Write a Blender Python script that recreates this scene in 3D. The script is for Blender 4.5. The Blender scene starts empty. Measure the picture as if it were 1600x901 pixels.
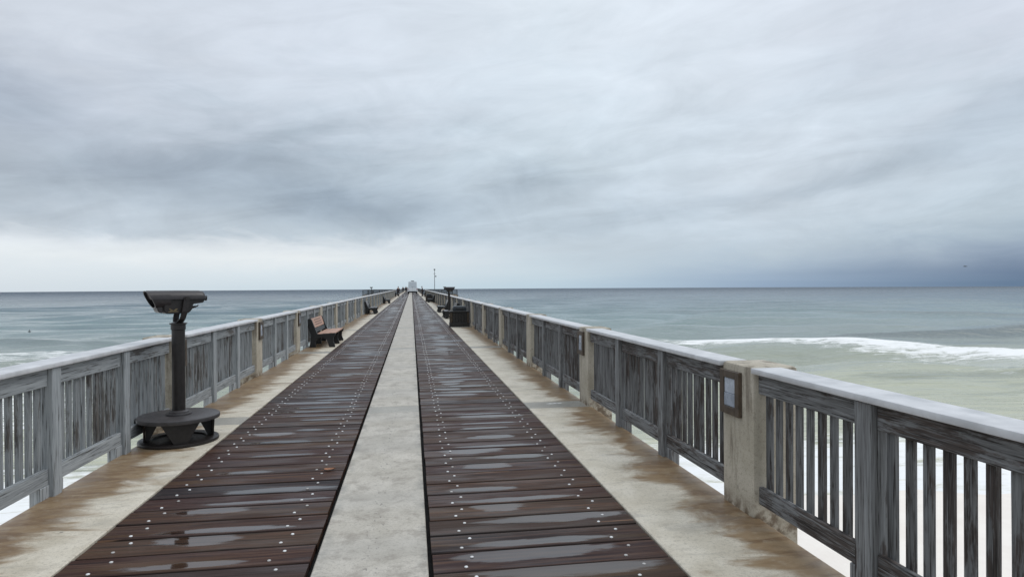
import bpy, bmesh, math, random
import numpy as np
from mathutils import Vector, Matrix
random.seed(7)
SC = bpy.context.scene
COL = SC.collection
R = math.radians

# ------------------------------------------------------------------ camera
H = 1.70
YAW, PITCH, ROLL = math.atan(157 / 1000.0), R(.21), R(.322)
cam = bpy.data.cameras.new('camera')
cam.sensor_width = 36.0
cam.lens = 36.0 * 1000 / 1600
cam.clip_start, cam.clip_end = .05, 20000
co = bpy.data.objects.new('camera', cam)
COL.objects.link(co)
fw = Vector((math.sin(YAW) * math.cos(PITCH), math.cos(YAW) * math.cos(PITCH), -math.sin(PITCH)))
rt = Vector((math.cos(YAW), -math.sin(YAW), 0))
up = rt.cross(fw)
rt2 = rt * math.cos(ROLL) - up * math.sin(ROLL)
up2 = rt * math.sin(ROLL) + up * math.cos(ROLL)
m = Matrix((rt2, up2, -fw)).transposed().to_4x4()
m.translation = (0, 0, H)
co.matrix_world = m
SC.camera = co

# ------------------------------------------------------------------ colour / node helpers
def lin(c):
    return tuple((v / 255 / 12.92) if v / 255 <= .04045 else ((v / 255 + .055) / 1.055) ** 2.4 for v in c)


class NT:
    def __init__(s, tree):
        s.t = tree
        s.n = tree.nodes
        s.n.clear()

    def new(s, kind, **kw):
        n = s.n.new(kind)
        for k, v in kw.items():
            setattr(n, k, v)
        return n

    def put(s, sock, v):
        if isinstance(v, bpy.types.NodeSocket):
            s.t.links.new(v, sock)
        elif isinstance(v, (tuple, list)) and len(v) == 3 and sock.type == 'RGBA':
            sock.default_value = (*v, 1)
        elif v is not None:
            sock.default_value = v

    def m(s, op, a, b=None, c=None, clamp=False):
        n = s.new('ShaderNodeMath', operation=op, use_clamp=clamp)
        for i, v in enumerate((a, b, c)):
            s.put(n.inputs[i], v)
        return n.outputs[0]

    def v(s, op, a, b=None, scale=None):
        n = s.new('ShaderNodeVectorMath', operation=op)
        s.put(n.inputs[0], a)
        if b is not None:
            s.put(n.inputs[1], b)
        if scale is not None:
            s.put(n.inputs['Scale'], scale)
        return n.outputs[0]

    def mix(s, f, a, b, blend='MIX'):
        n = s.new('ShaderNodeMix', data_type='RGBA', blend_type=blend)
        s.put(n.inputs[0], f)
        s.put(n.inputs[6], a)
        s.put(n.inputs[7], b)
        return n.outputs[2]

    def ss(s, v, a, b, lo=0., hi=1., kind='SMOOTHSTEP'):
        n = s.new('ShaderNodeMapRange', interpolation_type=kind)
        n.clamp = True if kind == 'LINEAR' else n.clamp
        for i, x in enumerate((v, a, b, lo, hi)):
            s.put(n.inputs[i], x)
        return n.outputs[0]

    def noise(s, vec, scale=1., detail=4., rough=.55, dist=0., dims='3D'):
        n = s.new('ShaderNodeTexNoise', noise_dimensions=dims)
        s.put(n.inputs['Vector'], vec)
        n.inputs['Scale'].default_value = scale
        n.inputs['Detail'].default_value = detail
        n.inputs['Roughness'].default_value = rough
        n.inputs['Distortion'].default_value = dist
        return n.outputs[0]

    def ramp(s, f, stops):
        n = s.new('ShaderNodeValToRGB')
        e = n.color_ramp.elements
        while len(e) < len(stops):
            e.new(.5)
        for x, (p, c) in zip(e, stops):
            x.position = p
            x.color = (*c, 1)
        s.put(n.inputs[0], f)
        return n.outputs[0]

    def xyz(s, v):
        n = s.new('ShaderNodeSeparateXYZ')
        s.put(n.inputs[0], v)
        return n.outputs

    def comb(s, x, y, z):
        n = s.new('ShaderNodeCombineXYZ')
        for i, v in enumerate((x, y, z)):
            s.put(n.inputs[i], v)
        return n.outputs[0]


# ------------------------------------------------------------------ world: overcast sky
SUN_EL, SUN_AZ = R(52), R(78)          # azimuth measured from +Y towards +X
W = bpy.data.worlds.new('World')
SC.world = W
W.use_nodes = True
t = NT(W.node_tree)
tc = t.new('ShaderNodeTexCoord').outputs['Generated']
x, y, z = t.xyz(tc)
DEG = 57.29578
el = t.m('MULTIPLY', t.m('ARCSINE', z), DEG)
az = t.m('MULTIPLY', t.m('ARCTAN2', x, y), DEG)
zz = t.m('ADD', t.m('ABSOLUTE', z), .10)
px, py = t.m('DIVIDE', x, zz), t.m('DIVIDE', y, zz)
ca, sa = math.cos(R(-58)), math.sin(R(-58))      # streak heading on the cloud plane
al = t.m('ADD', t.m('MULTIPLY', px, sa), t.m('MULTIPLY', py, ca))
ac = t.m('SUBTRACT', t.m('MULTIPLY', px, ca), t.m('MULTIPLY', py, sa))
n1 = t.noise(t.comb(t.m('MULTIPLY', al, .30), t.m('MULTIPLY', ac, .75), 3.1), 1., 4., .5, .3)
n2 = t.noise(t.comb(t.m('MULTIPLY', al, .9), t.m('MULTIPLY', ac, 1.6), 7.7), 1., 6., .58, .5)
n4 = t.noise(t.comb(t.m('MULTIPLY', az, .10), t.m('MULTIPLY', t.m('SUBTRACT', el, t.m('MULTIPLY', az, .12)), .42), 9.), 1., 6., .6, .8)
n3 = t.noise(t.comb(t.m('MULTIPLY', az, .11), t.m('MULTIPLY', el, .22), 1.4), 1., 4., .55, .5)
elp = t.m('MAXIMUM', el, 0.)
n5 = t.noise(t.comb(t.m('MULTIPLY', az, .16), t.m('MULTIPLY', el, .55), 21.), 1., 5., .6, .7)
wv = t.m('ADD', t.m('MULTIPLY', t.m('SUBTRACT', n3, .5), .55), t.m('MULTIPLY', t.m('SUBTRACT', n5, .5), .75))
elw = t.m('ADD', elp, t.m('MULTIPLY', wv, t.m('MINIMUM', elp, 12.)))
fac = t.m('DIVIDE', elw, 25., clamp=True)
SKY = {
    -29: [(0, (214, 222, 232)), (1.2, (222, 229, 238)), (2.6, (231, 236, 243)), (3.5, (224, 229, 238)), (4.6, (199, 207, 219)), (7, (193, 202, 215)), (10, (191, 199, 213)), (14, (197, 204, 219)), (19, (208, 214, 227))],
    -8: [(0, (205, 219, 231)), (1.2, (218, 228, 238)), (2.3, (234, 238, 244)), (3.4, (224, 230, 239)), (4.5, (196, 207, 220)), (7, (189, 200, 214)), (10.5, (192, 203, 217)), (14, (206, 215, 229)), (20, (214, 221, 235))],
    12: [(0, (190, 209, 225)), (1.2, (200, 214, 227)), (3, (200, 211, 224)), (5, (195, 207, 221)), (8, (197, 209, 223)), (11, (206, 218, 231)), (16, (216, 226, 239)), (24, (224, 232, 244))],
    30: [(0, (146, 167, 194)), (.8, (158, 177, 201)), (1.8, (174, 190, 209)), (3.0, (186, 199, 214)), (4.5, (196, 207, 221)), (8, (206, 215, 228)), (14, (214, 223, 236)), (22, (223, 230, 243))],
    47: [(0, (98, 122, 152)), (.8, (105, 126, 156)), (1.6, (122, 140, 167)), (2.5, (145, 161, 184)), (3.6, (168, 183, 200)), (5.2, (185, 198, 212)), (7, (194, 206, 220)), (12, (199, 209, 223)), (19, (211, 217, 231))],
}
rr = {a: t.ramp(fac, [(e / 25., lin(c)) for e, c in s]) for a, s in SKY.items()}
azw = t.m('ADD', az, t.m('MULTIPLY', t.m('SUBTRACT', n1, .5), 6.))
cl = rr[-29]
keys = [-29, -8, 12, 30, 47]
for a, b in zip(keys, keys[1:]):
    cl = t.mix(t.ss(azw, float(a), float(b), kind='LINEAR'), cl, rr[b])
cl = t.mix(t.ss(azw, 70., 105.), cl, rr[12])          # the squall stays seaward, the rest is plain overcast
cl = t.mix(t.ss(azw, -60., -110.), cl, rr[12])
# darker cloud bellies (azimuth, elevation, half widths, tilt, depth)
BELLY = [(-16, 8.0, 17, 3.0, 3, .05), (-3.0, 6.6, 6.5, 1.35, -2, .25), (-21.5, 9.0, 6.5, 1.3, 8, .17), (-12.5, 10.2, 6, 2.0, 14, .08), (-30.5, 13.0, 4.5, 1.8, -6, .22),
         (10., 8.9, 3.6, .9, 6, .10), (47, 12.2, 6, 1.2, 20, .12), (-8, 7.8, 5, 1.2, 10, .12), (22, 6.0, 9, .7, 9, .08), (37, 8.2, 9, .8, 10, .08),
         (-26, 6.0, 5, 1.2, 0, .06), (36, 17, 10, 1.2, 22, .05), (-2, 13.5, 10, 2, 15, .06)]
dk = None
awx = t.m('ADD', az, t.m('MULTIPLY', t.m('SUBTRACT', n2, .5), 7.))
ewx = t.m('ADD', el, t.m('MULTIPLY', t.m('SUBTRACT', n3, .5), 4.5))
for a0, e0, sa_, se_, tl, d in BELLY:
    c_, s_ = math.cos(R(tl)), math.sin(R(tl))
    da, de = t.m('SUBTRACT', awx, a0), t.m('SUBTRACT', ewx, e0)
    u = t.m('DIVIDE', t.m('ADD', t.m('MULTIPLY', da, c_), t.m('MULTIPLY', de, s_)), sa_)
    w = t.m('DIVIDE', t.m('SUBTRACT', t.m('MULTIPLY', de, c_), t.m('MULTIPLY', da, s_)), se_)
    q = t.m('ADD', t.m('MULTIPLY', u, u), t.m('MULTIPLY', w, w))
    g = t.m('MULTIPLY', t.m('EXPONENT', t.m('MULTIPLY', q, -.55)), d)
    dk = g if dk is None else t.m('ADD', dk, g)
st = t.m('ADD', t.m('MULTIPLY', t.m('SUBTRACT', n2, .5), .17), t.m('MULTIPLY', t.m('SUBTRACT', n1, .5), .12))
st = t.m('ADD', st, t.m('MULTIPLY', t.m('SUBTRACT', n4, .5), .42))
n6 = t.noise(t.comb(t.m('MULTIPLY', az, .10), t.m('MULTIPLY', el, .20), 33.), 1., 6., .6, .9)
st = t.m('ADD', st, t.m('MULTIPLY', t.m('SUBTRACT', n6, .5), .38))
st = t.m('MULTIPLY', t.m('MULTIPLY', st, t.ss(el, .5, 6.)), t.ss(el, 9., 20., 1., .62))
k = t.m('ADD', t.m('SUBTRACT', 1.03, dk), st)
k = t.m('MULTIPLY', k, t.ss(el, 20., 85., 1., 1.5))     # overcast skies brighten towards the zenith
kd = t.m('SUBTRACT', 1., t.m('MULTIPLY', dk, .20))
kg = t.m('SUBTRACT', 1., t.m('MULTIPLY', dk, .05))
kb = t.m('ADD', k, t.m('MULTIPLY', dk, .09))
cl = t.v('MULTIPLY', cl, t.comb(t.m('MULTIPLY', t.m('MULTIPLY', k, kd), .985), t.m('MULTIPLY', k, kg), t.m('MULTIPLY', kb, .972)))
sky = t.new('ShaderNodeTexSky', sky_type='NISHITA')
sky.sun_disc = False
sky.sun_elevation = SUN_EL
sky.sun_rotation = SUN_AZ
full = t.mix(.04, t.v('SCALE', cl, scale=10.), sky.outputs[0])
bg = t.new('ShaderNodeBackground')
bg.inputs['Strength'].default_value = .1
t.put(bg.inputs['Color'], full)
t.put(t.new('ShaderNodeOutputWorld').inputs[0], bg.outputs[0])

sun = bpy.data.lights.new('sun', 'SUN')
sun.energy = .9
sun.angle = R(35)
sun.color = (1, .97, .93)
so = bpy.data.objects.new('sun', sun)
COL.objects.link(so)
sd = Vector((math.sin(SUN_AZ) * math.cos(SUN_EL), math.cos(SUN_AZ) * math.cos(SUN_EL), math.sin(SUN_EL)))
so.rotation_euler = (-sd).to_track_quat('-Z', 'Y').to_euler()
so.location = (20, 0, 40)

SC.view_settings.view_transform = 'Standard'
SC.view_settings.look = 'None'
SC.view_settings.exposure = 0
SC.view_settings.gamma = 1
SC.cycles.max_bounces = 6
SC.cycles.use_denoising = True

# ------------------------------------------------------------------ materials
def material(name):
    mt = bpy.data.materials.new(name)
    mt.use_nodes = True
    n = NT(mt.node_tree)
    b = n.new('ShaderNodeBsdfPrincipled')
    o = n.new('ShaderNodeOutputMaterial')
    n.t.links.new(b.outputs[0], o.inputs[0])
    pos = n.new('ShaderNodeNewGeometry').outputs['Position']
    return mt, n, b, pos


def bump(n, b, h, strength=.3, dist=.01):
    k = n.new('ShaderNodeBump')
    k.inputs['Strength'].default_value = strength
    k.inputs['Distance'].default_value = dist
    n.put(k.inputs['Height'], h)
    n.put(b.inputs['Normal'], k.outputs[0])
    return k


def weathered(name, pale, mid, dark, axis, peel=.5):
    """weathered painted lumber, grain along the given axis"""
    mt, n, b, pos = material(name)
    def st(lo, hi, det, rough, seed=0.):
        sc = [hi, hi, hi]
        sc[axis] = lo
        rv = n.m('MULTIPLY', rnd, 13.)
        return n.noise(n.v('ADD', n.v('MULTIPLY', pos, tuple(sc)), n.comb(rv, n.m('ADD', rv, seed), rv)), 1., det, rough)
    rnd = n.new('ShaderNodeObjectInfo').outputs['Random']
    g = st(3.2, 95., 4., .6)
    g2 = st(9., 210., 2., .5, 3.)
    band = st(1.2, 26., 3., .55, 7.)
    p = st(3.0, 17., 7., .72, 11.)
    p2 = n.noise(pos, 1.3, 3., .5)
    c = n.mix(n.ss(n.m('ADD', n.m('MULTIPLY', g, .6), n.m('MULTIPLY', band, .4)), .38, .62), mid, pale)
    pm = n.m('ADD', n.m('ADD', n.m('MULTIPLY', p, .8), n.m('MULTIPLY', band, .2)), n.m('MULTIPLY', n.m('SUBTRACT', p2, .5), .55))
    pm = n.m('ADD', pm, n.m('MULTIPLY', n.m('SUBTRACT', rnd, .5), .12))
    brown = n.mix(n.ss(g, .4, .6), dark, tuple(v * 2.6 for v in dark))
    c = n.mix(n.m('MULTIPLY', n.ss(pm, 1.04 - peel, 1.13 - peel), .88), c, brown)
    c = n.mix(n.m('MULTIPLY', n.ss(g, .44, .34), .85), c, tuple(v * .6 for v in dark))
    c = n.mix(n.m('MULTIPLY', n.ss(g2, .50, .68), .45), c, pale)
    wl = st(1.6, 55., 4., .6, 19.)
    c = n.mix(n.m('MULTIPLY', n.ss(wl, .60, .68), .8), c, tuple(min(1., v * 1.25) for v in pale))
    c = n.mix(n.m('MULTIPLY', n.ss(st(1.1, 60., 3., .6, 29.), .355, .315), .9), c, tuple(v * .35 for v in dark))
    c = n.mix(n.m('MULTIPLY', rnd, .22), c, tuple(v * .5 for v in mid))
    n.put(b.inputs['Base Color'], c)
    b.inputs['Roughness'].default_value = .75
    b.inputs['Specular IOR Level'].default_value = .25
    bump(n, b, n.m('ADD', g, n.m('MULTIPLY', pm, .5)), .5, .005)
    return mt


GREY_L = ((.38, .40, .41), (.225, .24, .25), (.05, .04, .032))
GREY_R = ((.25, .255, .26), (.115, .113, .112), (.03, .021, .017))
WOOD = {}
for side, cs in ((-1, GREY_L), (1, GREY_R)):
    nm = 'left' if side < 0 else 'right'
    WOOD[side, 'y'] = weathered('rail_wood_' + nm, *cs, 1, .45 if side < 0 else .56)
    WOOD[side, 'z'] = weathered('picket_wood_' + nm, *[tuple(v * .74 for v in c) for c in cs], 2, .53 if side < 0 else .55)  # darker than the rails: shade under the rail put into colour, plus dark stain
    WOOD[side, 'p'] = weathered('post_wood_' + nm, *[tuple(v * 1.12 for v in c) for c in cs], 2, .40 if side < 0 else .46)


def plank_material():
    mt, n, b, pos = material('wet_plank_wood')
    x, y, z = n.xyz(pos)
    q = n.m('DIVIDE', n.m('SUBTRACT', y, 3.83 - .29 * 40), .29)
    idx = n.m('FLOOR', q)
    fr = n.m('SUBTRACT', q, idx)
    sidek = n.m('GREATER_THAN', x, -.25)
    wn = n.new('ShaderNodeTexWhiteNoise', noise_dimensions='2D')
    n.put(wn.inputs['Vector'], n.comb(idx, sidek, 0))
    r1, r2, r3 = n.xyz(wn.outputs['Color'])
    off = n.m('MULTIPLY', r1, 37.)
    g = n.noise(n.comb(n.m('ADD', n.m('MULTIPLY', x, 1.3), off), n.m('MULTIPLY', y, 42.), r2), 1., 5., .6, .8)
    g2 = n.noise(n.comb(n.m('ADD', n.m('MULTIPLY', x, .9), off), n.m('MULTIPLY', y, 9.), r3), 1., 3., .5, .5)
    c = n.ramp(r2, [(0, (.042, .016, .014)), (.25, (.054, .028, .017)), (.45, (.022, .018, .020)), (.65, (.066, .040, .022)), (.85, (.031, .015, .017)), (1, (.050, .026, .019))])
    c = n.mix(n.ss(g, .42, .68), c, n.mix(r1, (.125, .066, .036), (.070, .048, .044)))
    c = n.mix(n.m('MULTIPLY', n.ss(g2, .52, .7), .55), c, (.095, .058, .026))
    c = n.mix(n.m('MULTIPLY', n.ss(g, .42, .33), .85), c, (.008, .005, .005))
    edg = n.m('MAXIMUM', n.ss(fr, .075, .02), n.ss(fr, .925, .98))
    c = n.mix(n.m('MULTIPLY', edg, .8), c, (.010, .006, .005))
    # fresh splinter lines
    sp = n.noise(n.comb(n.m('ADD', n.m('MULTIPLY', x, .8), off), n.m('MULTIPLY', y, 26.), 5.), 1., 1., .4)
    gate = n.m('GREATER_THAN', r3, .62)
    sl = n.m('MULTIPLY', n.m('MULTIPLY', n.ss(sp, .735, .765), gate), n.ss(g, .3, .5))
    c = n.mix(n.m('MULTIPLY', sl, .75), c, (.36, .22, .13))
    # knots
    kv = n.new('ShaderNodeTexVoronoi')
    n.put(kv.inputs['Vector'], n.comb(n.m('ADD', n.m('MULTIPLY', x, 1.6), off), n.m('MULTIPLY', y, 3.5), 0.))
    kv.inputs['Scale'].default_value = 1.
    kn = n.m('MULTIPLY', n.ss(kv.outputs['Distance'], .09, .03), n.m('GREATER_THAN', r1, .6))
    c = n.mix(n.m('MULTIPLY', kn, .8), c, (.012, .008, .006))
    c = n.v('MULTIPLY', c, (.80, .74, .74))
    # standing water in the cup of each board: a lens-shaped pool of its own length
    cx = n.m('ADD', n.m('ADD', n.m('MULTIPLY', sidek, 2.21), -1.36), n.m('MULTIPLY', n.m('SUBTRACT', r1, .5), .55))
    ux = n.m('DIVIDE', n.m('SUBTRACT', x, cx), n.m('ADD', n.m('MULTIPLY', r3, .42), .16))
    uy = n.m('DIVIDE', n.m('SUBTRACT', fr, n.m('ADD', .30, n.m('MULTIPLY', n.m('GREATER_THAN', r2, .45), .42))), n.m('ADD', .14, n.m('MULTIPLY', r2, .24)))
    pn = n.noise(n.comb(n.m('ADD', n.m('MULTIPLY', x, 2.2), off), n.m('MULTIPLY', y, 11.), r3), 1., 4., .6, .3)
    pd = n.m('ADD', n.m('ADD', n.m('MULTIPLY', ux, ux), n.m('MULTIPLY', uy, uy)), n.m('MULTIPLY', n.m('SUBTRACT', pn, .5), 3.0))
    has = n.m('GREATER_THAN', n.m('FRACT', n.m('MULTIPLY', n.m('ADD', r1, r3), 7.3)), .22)
    pool = n.m('MULTIPLY', n.ss(pd, 1.15, .5), has)
    damp = n.ss(n.noise(n.comb(n.m('MULTIPLY', x, 1.5), n.m('MULTIPLY', y, 6.), 2.), 1., 3., .5), .35, .65)
    n.put(b.inputs['Base Color'], n.mix(n.m('MULTIPLY', pool, .35), c, (.02, .015, .014)))
    b.inputs['IOR'].default_value = 1.48
    n.put(b.inputs['Specular IOR Level'], n.m('ADD', .15, n.m('MULTIPLY', pool, .85)))
    rg = n.ss(damp, 0., 1., .56, .30)
    n.put(b.inputs['Roughness'], n.m('ADD', n.m('MULTIPLY', rg, n.m('SUBTRACT', 1., pool)), n.m('MULTIPLY', pool, .04)))
    k = bump(n, b, n.m('ADD', n.m('MULTIPLY', g, .8), n.m('MULTIPLY', g2, .8)), .6, .006)
    n.put(k.inputs['Strength'], n.m('MULTIPLY', n.m('SUBTRACT', 1., pool), .6))
    return mt


PLANK = plank_material()


def concrete(name, base, warm, kind):
    mt, n, b, pos = material(name)
    x, y, z = n.xyz(pos)
    f = n.noise(pos, 38., 4., .7)
    md = n.noise(pos, 2.4, 5., .6, .4)
    c = n.mix(n.ss(md, .35, .68), base, warm)
    c = n.mix(n.m('MULTIPLY', n.ss(f, .5, .68), .5), c, tuple(v * .55 for v in base))
    f2 = n.noise(pos, 120., 2., .6)
    c = n.mix(n.m('MULTIPLY', n.ss(f2, .52, .7), .45), c, tuple(v * .5 for v in base))
    pits = n.new('ShaderNodeTexVoronoi')
    pits.inputs['Scale'].default_value = 5.5
    n.put(pits.inputs['Vector'], pos)
    pit = n.m('MULTIPLY', n.ss(pits.outputs['Distance'], .10, .05), n.ss(n.noise(pos, 1.7, 2.), .5, .62))
    c = n.mix(n.m('MULTIPLY', pit, .6), c, (.09, .085, .08))
    if kind == 'walk':
        # rust and algae wash: broken, stretched across the walkway, heaviest towards the rails
        ax = n.m('ABSOLUTE', n.m('ADD', x, .225))
        edge = n.ss(ax, 1.95, 2.72)
        leftk = n.m('LESS_THAN', x, 0.)
        s1 = n.noise(n.comb(n.m('MULTIPLY', x, 1.1), n.m('MULTIPLY', y, 2.3), 1.7), 1., 6., .62, 1.1)
        s2 = n.noise(n.comb(n.m('MULTIPLY', x, 2.6), n.m('MULTIPLY', y, 8.), 4.), 1., 5., .65, .8)
        sv = n.m('ADD', n.m('ADD', n.m('MULTIPLY', s1, .75), n.m('MULTIPLY', s2, .3)), n.m('MULTIPLY', edge, .33))
        sv = n.m('ADD', sv, n.m('MULTIPLY', leftk, .05))
        sm = n.m('MULTIPLY', n.ss(sv, .595, .785), n.ss(n.noise(pos, 9., 5., .7), .25, .5, .72, 1.))
        dirt = n.noise(n.comb(n.m('MULTIPLY', x, 3.), n.m('MULTIPLY', y, 6.), 6.), 1., 6., .7)
        c = n.mix(n.m('MULTIPLY', n.ss(dirt, .5, .7), .4), c, (.27, .235, .18))
        c = n.mix(n.m('MULTIPLY', sm, .93), c, n.mix(n.ss(s2, .38, .6), (.155, .082, .03), (.27, .18, .095)))
        gw = n.ss(n.noise(n.comb(n.m('MULTIPLY', x, 1.6), n.m('MULTIPLY', y, 5.), 9.), 1., 4., .6, .5), .52, .72)
        c = n.mix(n.m('MULTIPLY', gw, .35), c, (.25, .24, .22))
        rough = n.ss(sm, 0., 1., .60, .36)
        n.put(b.inputs['Roughness'], rough)
    elif kind == 'strip':
        dx = n.m('ABSOLUTE', n.m('ADD', x, .255))
        tr = n.noise(n.comb(n.m('MULTIPLY', x, 30.), n.m('MULTIPLY', y, 14.), 0.), 1., 2., .5)
        lnk = n.m('MULTIPLY', n.ss(tr, .60, .68), n.ss(dx, .10, .02))
        c = n.mix(n.m('MULTIPLY', lnk, .7), c, (.13, .12, .11))
        cr = n.noise(n.comb(n.m('MULTIPLY', x, 3.), n.m('MULTIPLY', y, 7.), 3.), 1., 6., .75, 1.5)
        c = n.mix(n.m('MULTIPLY', n.ss(cr, .62, .7), .55), c, (.19, .155, .14))
        ed = n.m('MULTIPLY', n.ss(dx, .25, .345), n.ss(n.noise(pos, 3.1, 5., .7), .45, .62))
        c = n.mix(n.m('MULTIPLY', ed, .6), c, (.13, .13, .12))
        sm2 = n.noise(pos, 5.5, 6., .72)
        c = n.mix(n.m('MULTIPLY', n.ss(sm2, .47, .66), .58), c, (.22, .19, .155))
        tint = n.noise(n.comb(0., n.m('MULTIPLY', y, .9), 0.), 1., 2.)
        c = n.mix(n.ss(tint, .40, .65, 0., .3), c, (.32, .31, .29))
        b.inputs['Roughness'].default_value = .55
    elif kind == 'bent':
        b.inputs['Roughness'].default_value = .48
    elif kind == 'post':
        sx = n.noise(n.comb(n.m('MULTIPLY', x, 9.), n.m('MULTIPLY', y, 9.), n.m('MULTIPLY', z, 1.2)), 1., 4., .6)
        hi = n.ss(z, .45, 1.05)
        c = n.mix(n.m('MULTIPLY', n.ss(n.m('ADD', sx, n.m('MULTIPLY', hi, .10)), .56, .72), .65), c, (.10, .075, .05))
        lowr = n.m('MULTIPLY', n.ss(z, .14, .0), n.ss(n.noise(pos, 11., 4., .6), .38, .6))
        c = n.mix(n.m('MULTIPLY', lowr, .8), c, (.10, .06, .03))
        b.inputs['Roughness'].default_value = .75
    n.put(b.inputs['Base Color'], c)
    b.inputs['Specular IOR Level'].default_value = .35
    bump(n, b, n.m('ADD', f, n.m('MULTIPLY', md, 1.5)), .35, .004)
    return mt


CONC_WALK = concrete('walkway_concrete', (.55, .495, .395), (.67, .615, .515), 'walk')
CONC_STRIP = concrete('strip_concrete', (.42, .385, .325), (.53, .49, .425), 'strip')
CONC_BENT = concrete('bent_cap_concrete', (.30, .285, .25), (.38, .36, .315), 'bent')
CONC_POST = concrete('post_concrete', (.40, .355, .28), (.50, .45, .37), 'post')


def plain(name, col, rough=.5, metal=0., spec=.5, var=.25, scale=18., bmp=.1, coat=0.):
    mt, n, b, pos = material(name)
    f = n.noise(pos, scale, 4., .6)
    c = n.mix(n.ss(f, .3, .7), tuple(v * (1 - var) for v in col), tuple(min(1, v * (1 + var)) for v in col))
    n.put(b.inputs['Base Color'], c)
    n.put(b.inputs['Roughness'], n.ss(f, .3, .7, max(.02, rough - .08), rough + .08))
    b.inputs['Metallic'].default_value = metal
    b.inputs['Specular IOR Level'].default_value = spec
    if coat:
        b.inputs['Coat Weight'].default_value = coat
    if bmp:
        bump(n, b, f, bmp, .003)
    return mt


CAP = plain('cap_vinyl', (.56, .56, .57), .42, var=.13, scale=6., bmp=.05)
SCREW = plain('screw_cap', (.72, .72, .71), .35, var=.35, scale=9., bmp=0)
BRONZE = plain('bronze_paint', (.075, .054, .037), .5, var=.3)
LENS = plain('frosted_lens', (.42, .46, .52), .25, var=.12, scale=9.)
LENS2 = plain('frosted_lens_lower', (.30, .335, .39), .25, var=.12, scale=9.)
DARKP = plain('dark_brown_paint', (.019, .0155, .0145), .42, spec=.4, var=.25, scale=30.)
SHELLP = plain('dark_shell_paint', (.030, .025, .026), .36, spec=.45, var=.18, scale=30.)
TABLEP = plain('table_paint', (.050, .045, .046), .45, var=.18, scale=25.)
BLACKP = plain('black_plastic', (.010, .010, .011), .5, var=.3)
GLASS = plain('dark_glass', (.006, .006, .008), .06, var=.1, bmp=0)
GOLD = plain('worn_gold_print', (.38, .28, .12), .5)
SEAT = plain('pink_tan_slat', (.42, .24, .165), .48, var=.2, scale=12.)
INK = plain('engraved_letters', (.07, .03, .025), .6)
BINBODY = plain('bin_panel', (.018, .015, .013), .5, var=.4, scale=9.)
BINLID = plain('bin_lid', (.014, .019, .026), .32, var=.3)
BINPOST = plain('bin_frame', (.055, .038, .022), .6, var=.5, scale=14.)
WHITEP = plain('white_van_paint', (.78, .80, .82), .3, var=.03, coat=.3, bmp=0)
GREYPANEL = plain('van_panel', (.62, .66, .70), .4, var=.04, bmp=0)
RUBBER = plain('rubber', (.015, .015, .016), .8)
STEEL = plain('galvanised_steel', (.22, .23, .24), .45, metal=.4)
REDLAMP = plain('red_lamp', (.35, .02, .02), .3)
FRAMING = plain('dark_framing', (.010, .009, .008), .9)
DARKRAIL = plain('dark_rail_wood', (.09, .095, .10), .7, var=.4)
JACKET = plain('navy_jacket', (.018, .018, .028), .8)
TROUSER = plain('dark_trousers', (.012, .012, .016), .85)
_n = NT.__new__(NT)
_n.t = SCREW.node_tree
_n.n = SCREW.node_tree.nodes
_b = [q for q in _n.n if q.type == 'BSDF_PRINCIPLED'][0]
_n.put(_b.inputs['Base Color'], _n.ramp(_n.new('ShaderNodeObjectInfo').outputs['Random'], [(0, (.38, .36, .34)), (.35, (.66, .65, .64)), (1, (.80, .80, .80))]))
SKIN = plain('skin', (.38, .22, .16), .5)
HAIR = plain('dark_hair', (.02, .014, .01), .6)
LEAFM = plain('dry_leaf', (.26, .115, .055), .6, var=.4, scale=60.)
GUANO = plain('white_dropping', (.75, .74, .72), .7)
GULLM = plain('gull_grey', (.10, .11, .13), .7)
PILE = plain('pile_concrete', (.3, .29, .27), .8)

# ------------------------------------------------------------------ mesh helpers
def obj(name, bm, mats, parent=None, smooth=False):
    me = bpy.data.meshes.new(name)
    bm.normal_update()
    bm.to_mesh(me)
    bm.free()
    for mt in (mats if isinstance(mats, (list, tuple)) else [mats]):
        me.materials.append(mt)
    if smooth:
        me.shade_smooth()
        if smooth != 'all':
            try:
                me.set_sharp_from_angle(angle=R(38))
            except Exception:
                pass
    o = bpy.data.objects.new(name, me)
    COL.objects.link(o)
    if parent:
        o.parent = parent
    return o


def inst(src, parent, loc=(0, 0, 0), rot=None, scale=None):
    o = src.copy()
    COL.objects.link(o)
    o.parent = parent
    o.location = loc
    if rot:
        o.rotation_euler = rot
    if scale:
        o.scale = scale
    return o


def tag(o, label=None, cat=None, group=None, kind=None):
    for k_, v_ in (('label', label), ('category', cat), ('group', group), ('kind', kind)):
        if v_:
            o[k_] = v_
    return o


def empty(name, loc=(0, 0, 0), rz=0, **kw):
    o = bpy.data.objects.new(name, None)
    o.empty_display_size = .2
    COL.objects.link(o)
    o.location = loc
    o.rotation_euler = (0, 0, rz)
    return tag(o, **kw)


def copy_tree(o, parent=None):
    c = o.copy()
    COL.objects.link(c)
    c.parent = parent
    for ch in list(o.children):
        copy_tree(ch, c)
    return c


def box(bm, x0, x1, y0, y1, z0, z1, bev=0., mi=0, seg=1):
    r = bmesh.ops.create_cube(bm, size=1.)
    vs = r['verts']
    for v in vs:
        v.co = Vector(((x0 + x1) / 2 + v.co.x * (x1 - x0), (y0 + y1) / 2 + v.co.y * (y1 - y0), (z0 + z1) / 2 + v.co.z * (z1 - z0)))
    fs = {f for v in vs for f in v.link_faces}
    for f in fs:
        f.material_index = mi
    if bev:
        es = {e for v in vs for e in v.link_edges}
        bmesh.ops.bevel(bm, geom=list(es), offset=bev, segments=seg, affect='EDGES', profile=.5)
    return bm


def B(*a, **k):
    return box(bmesh.new(), *a, **k)


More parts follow.
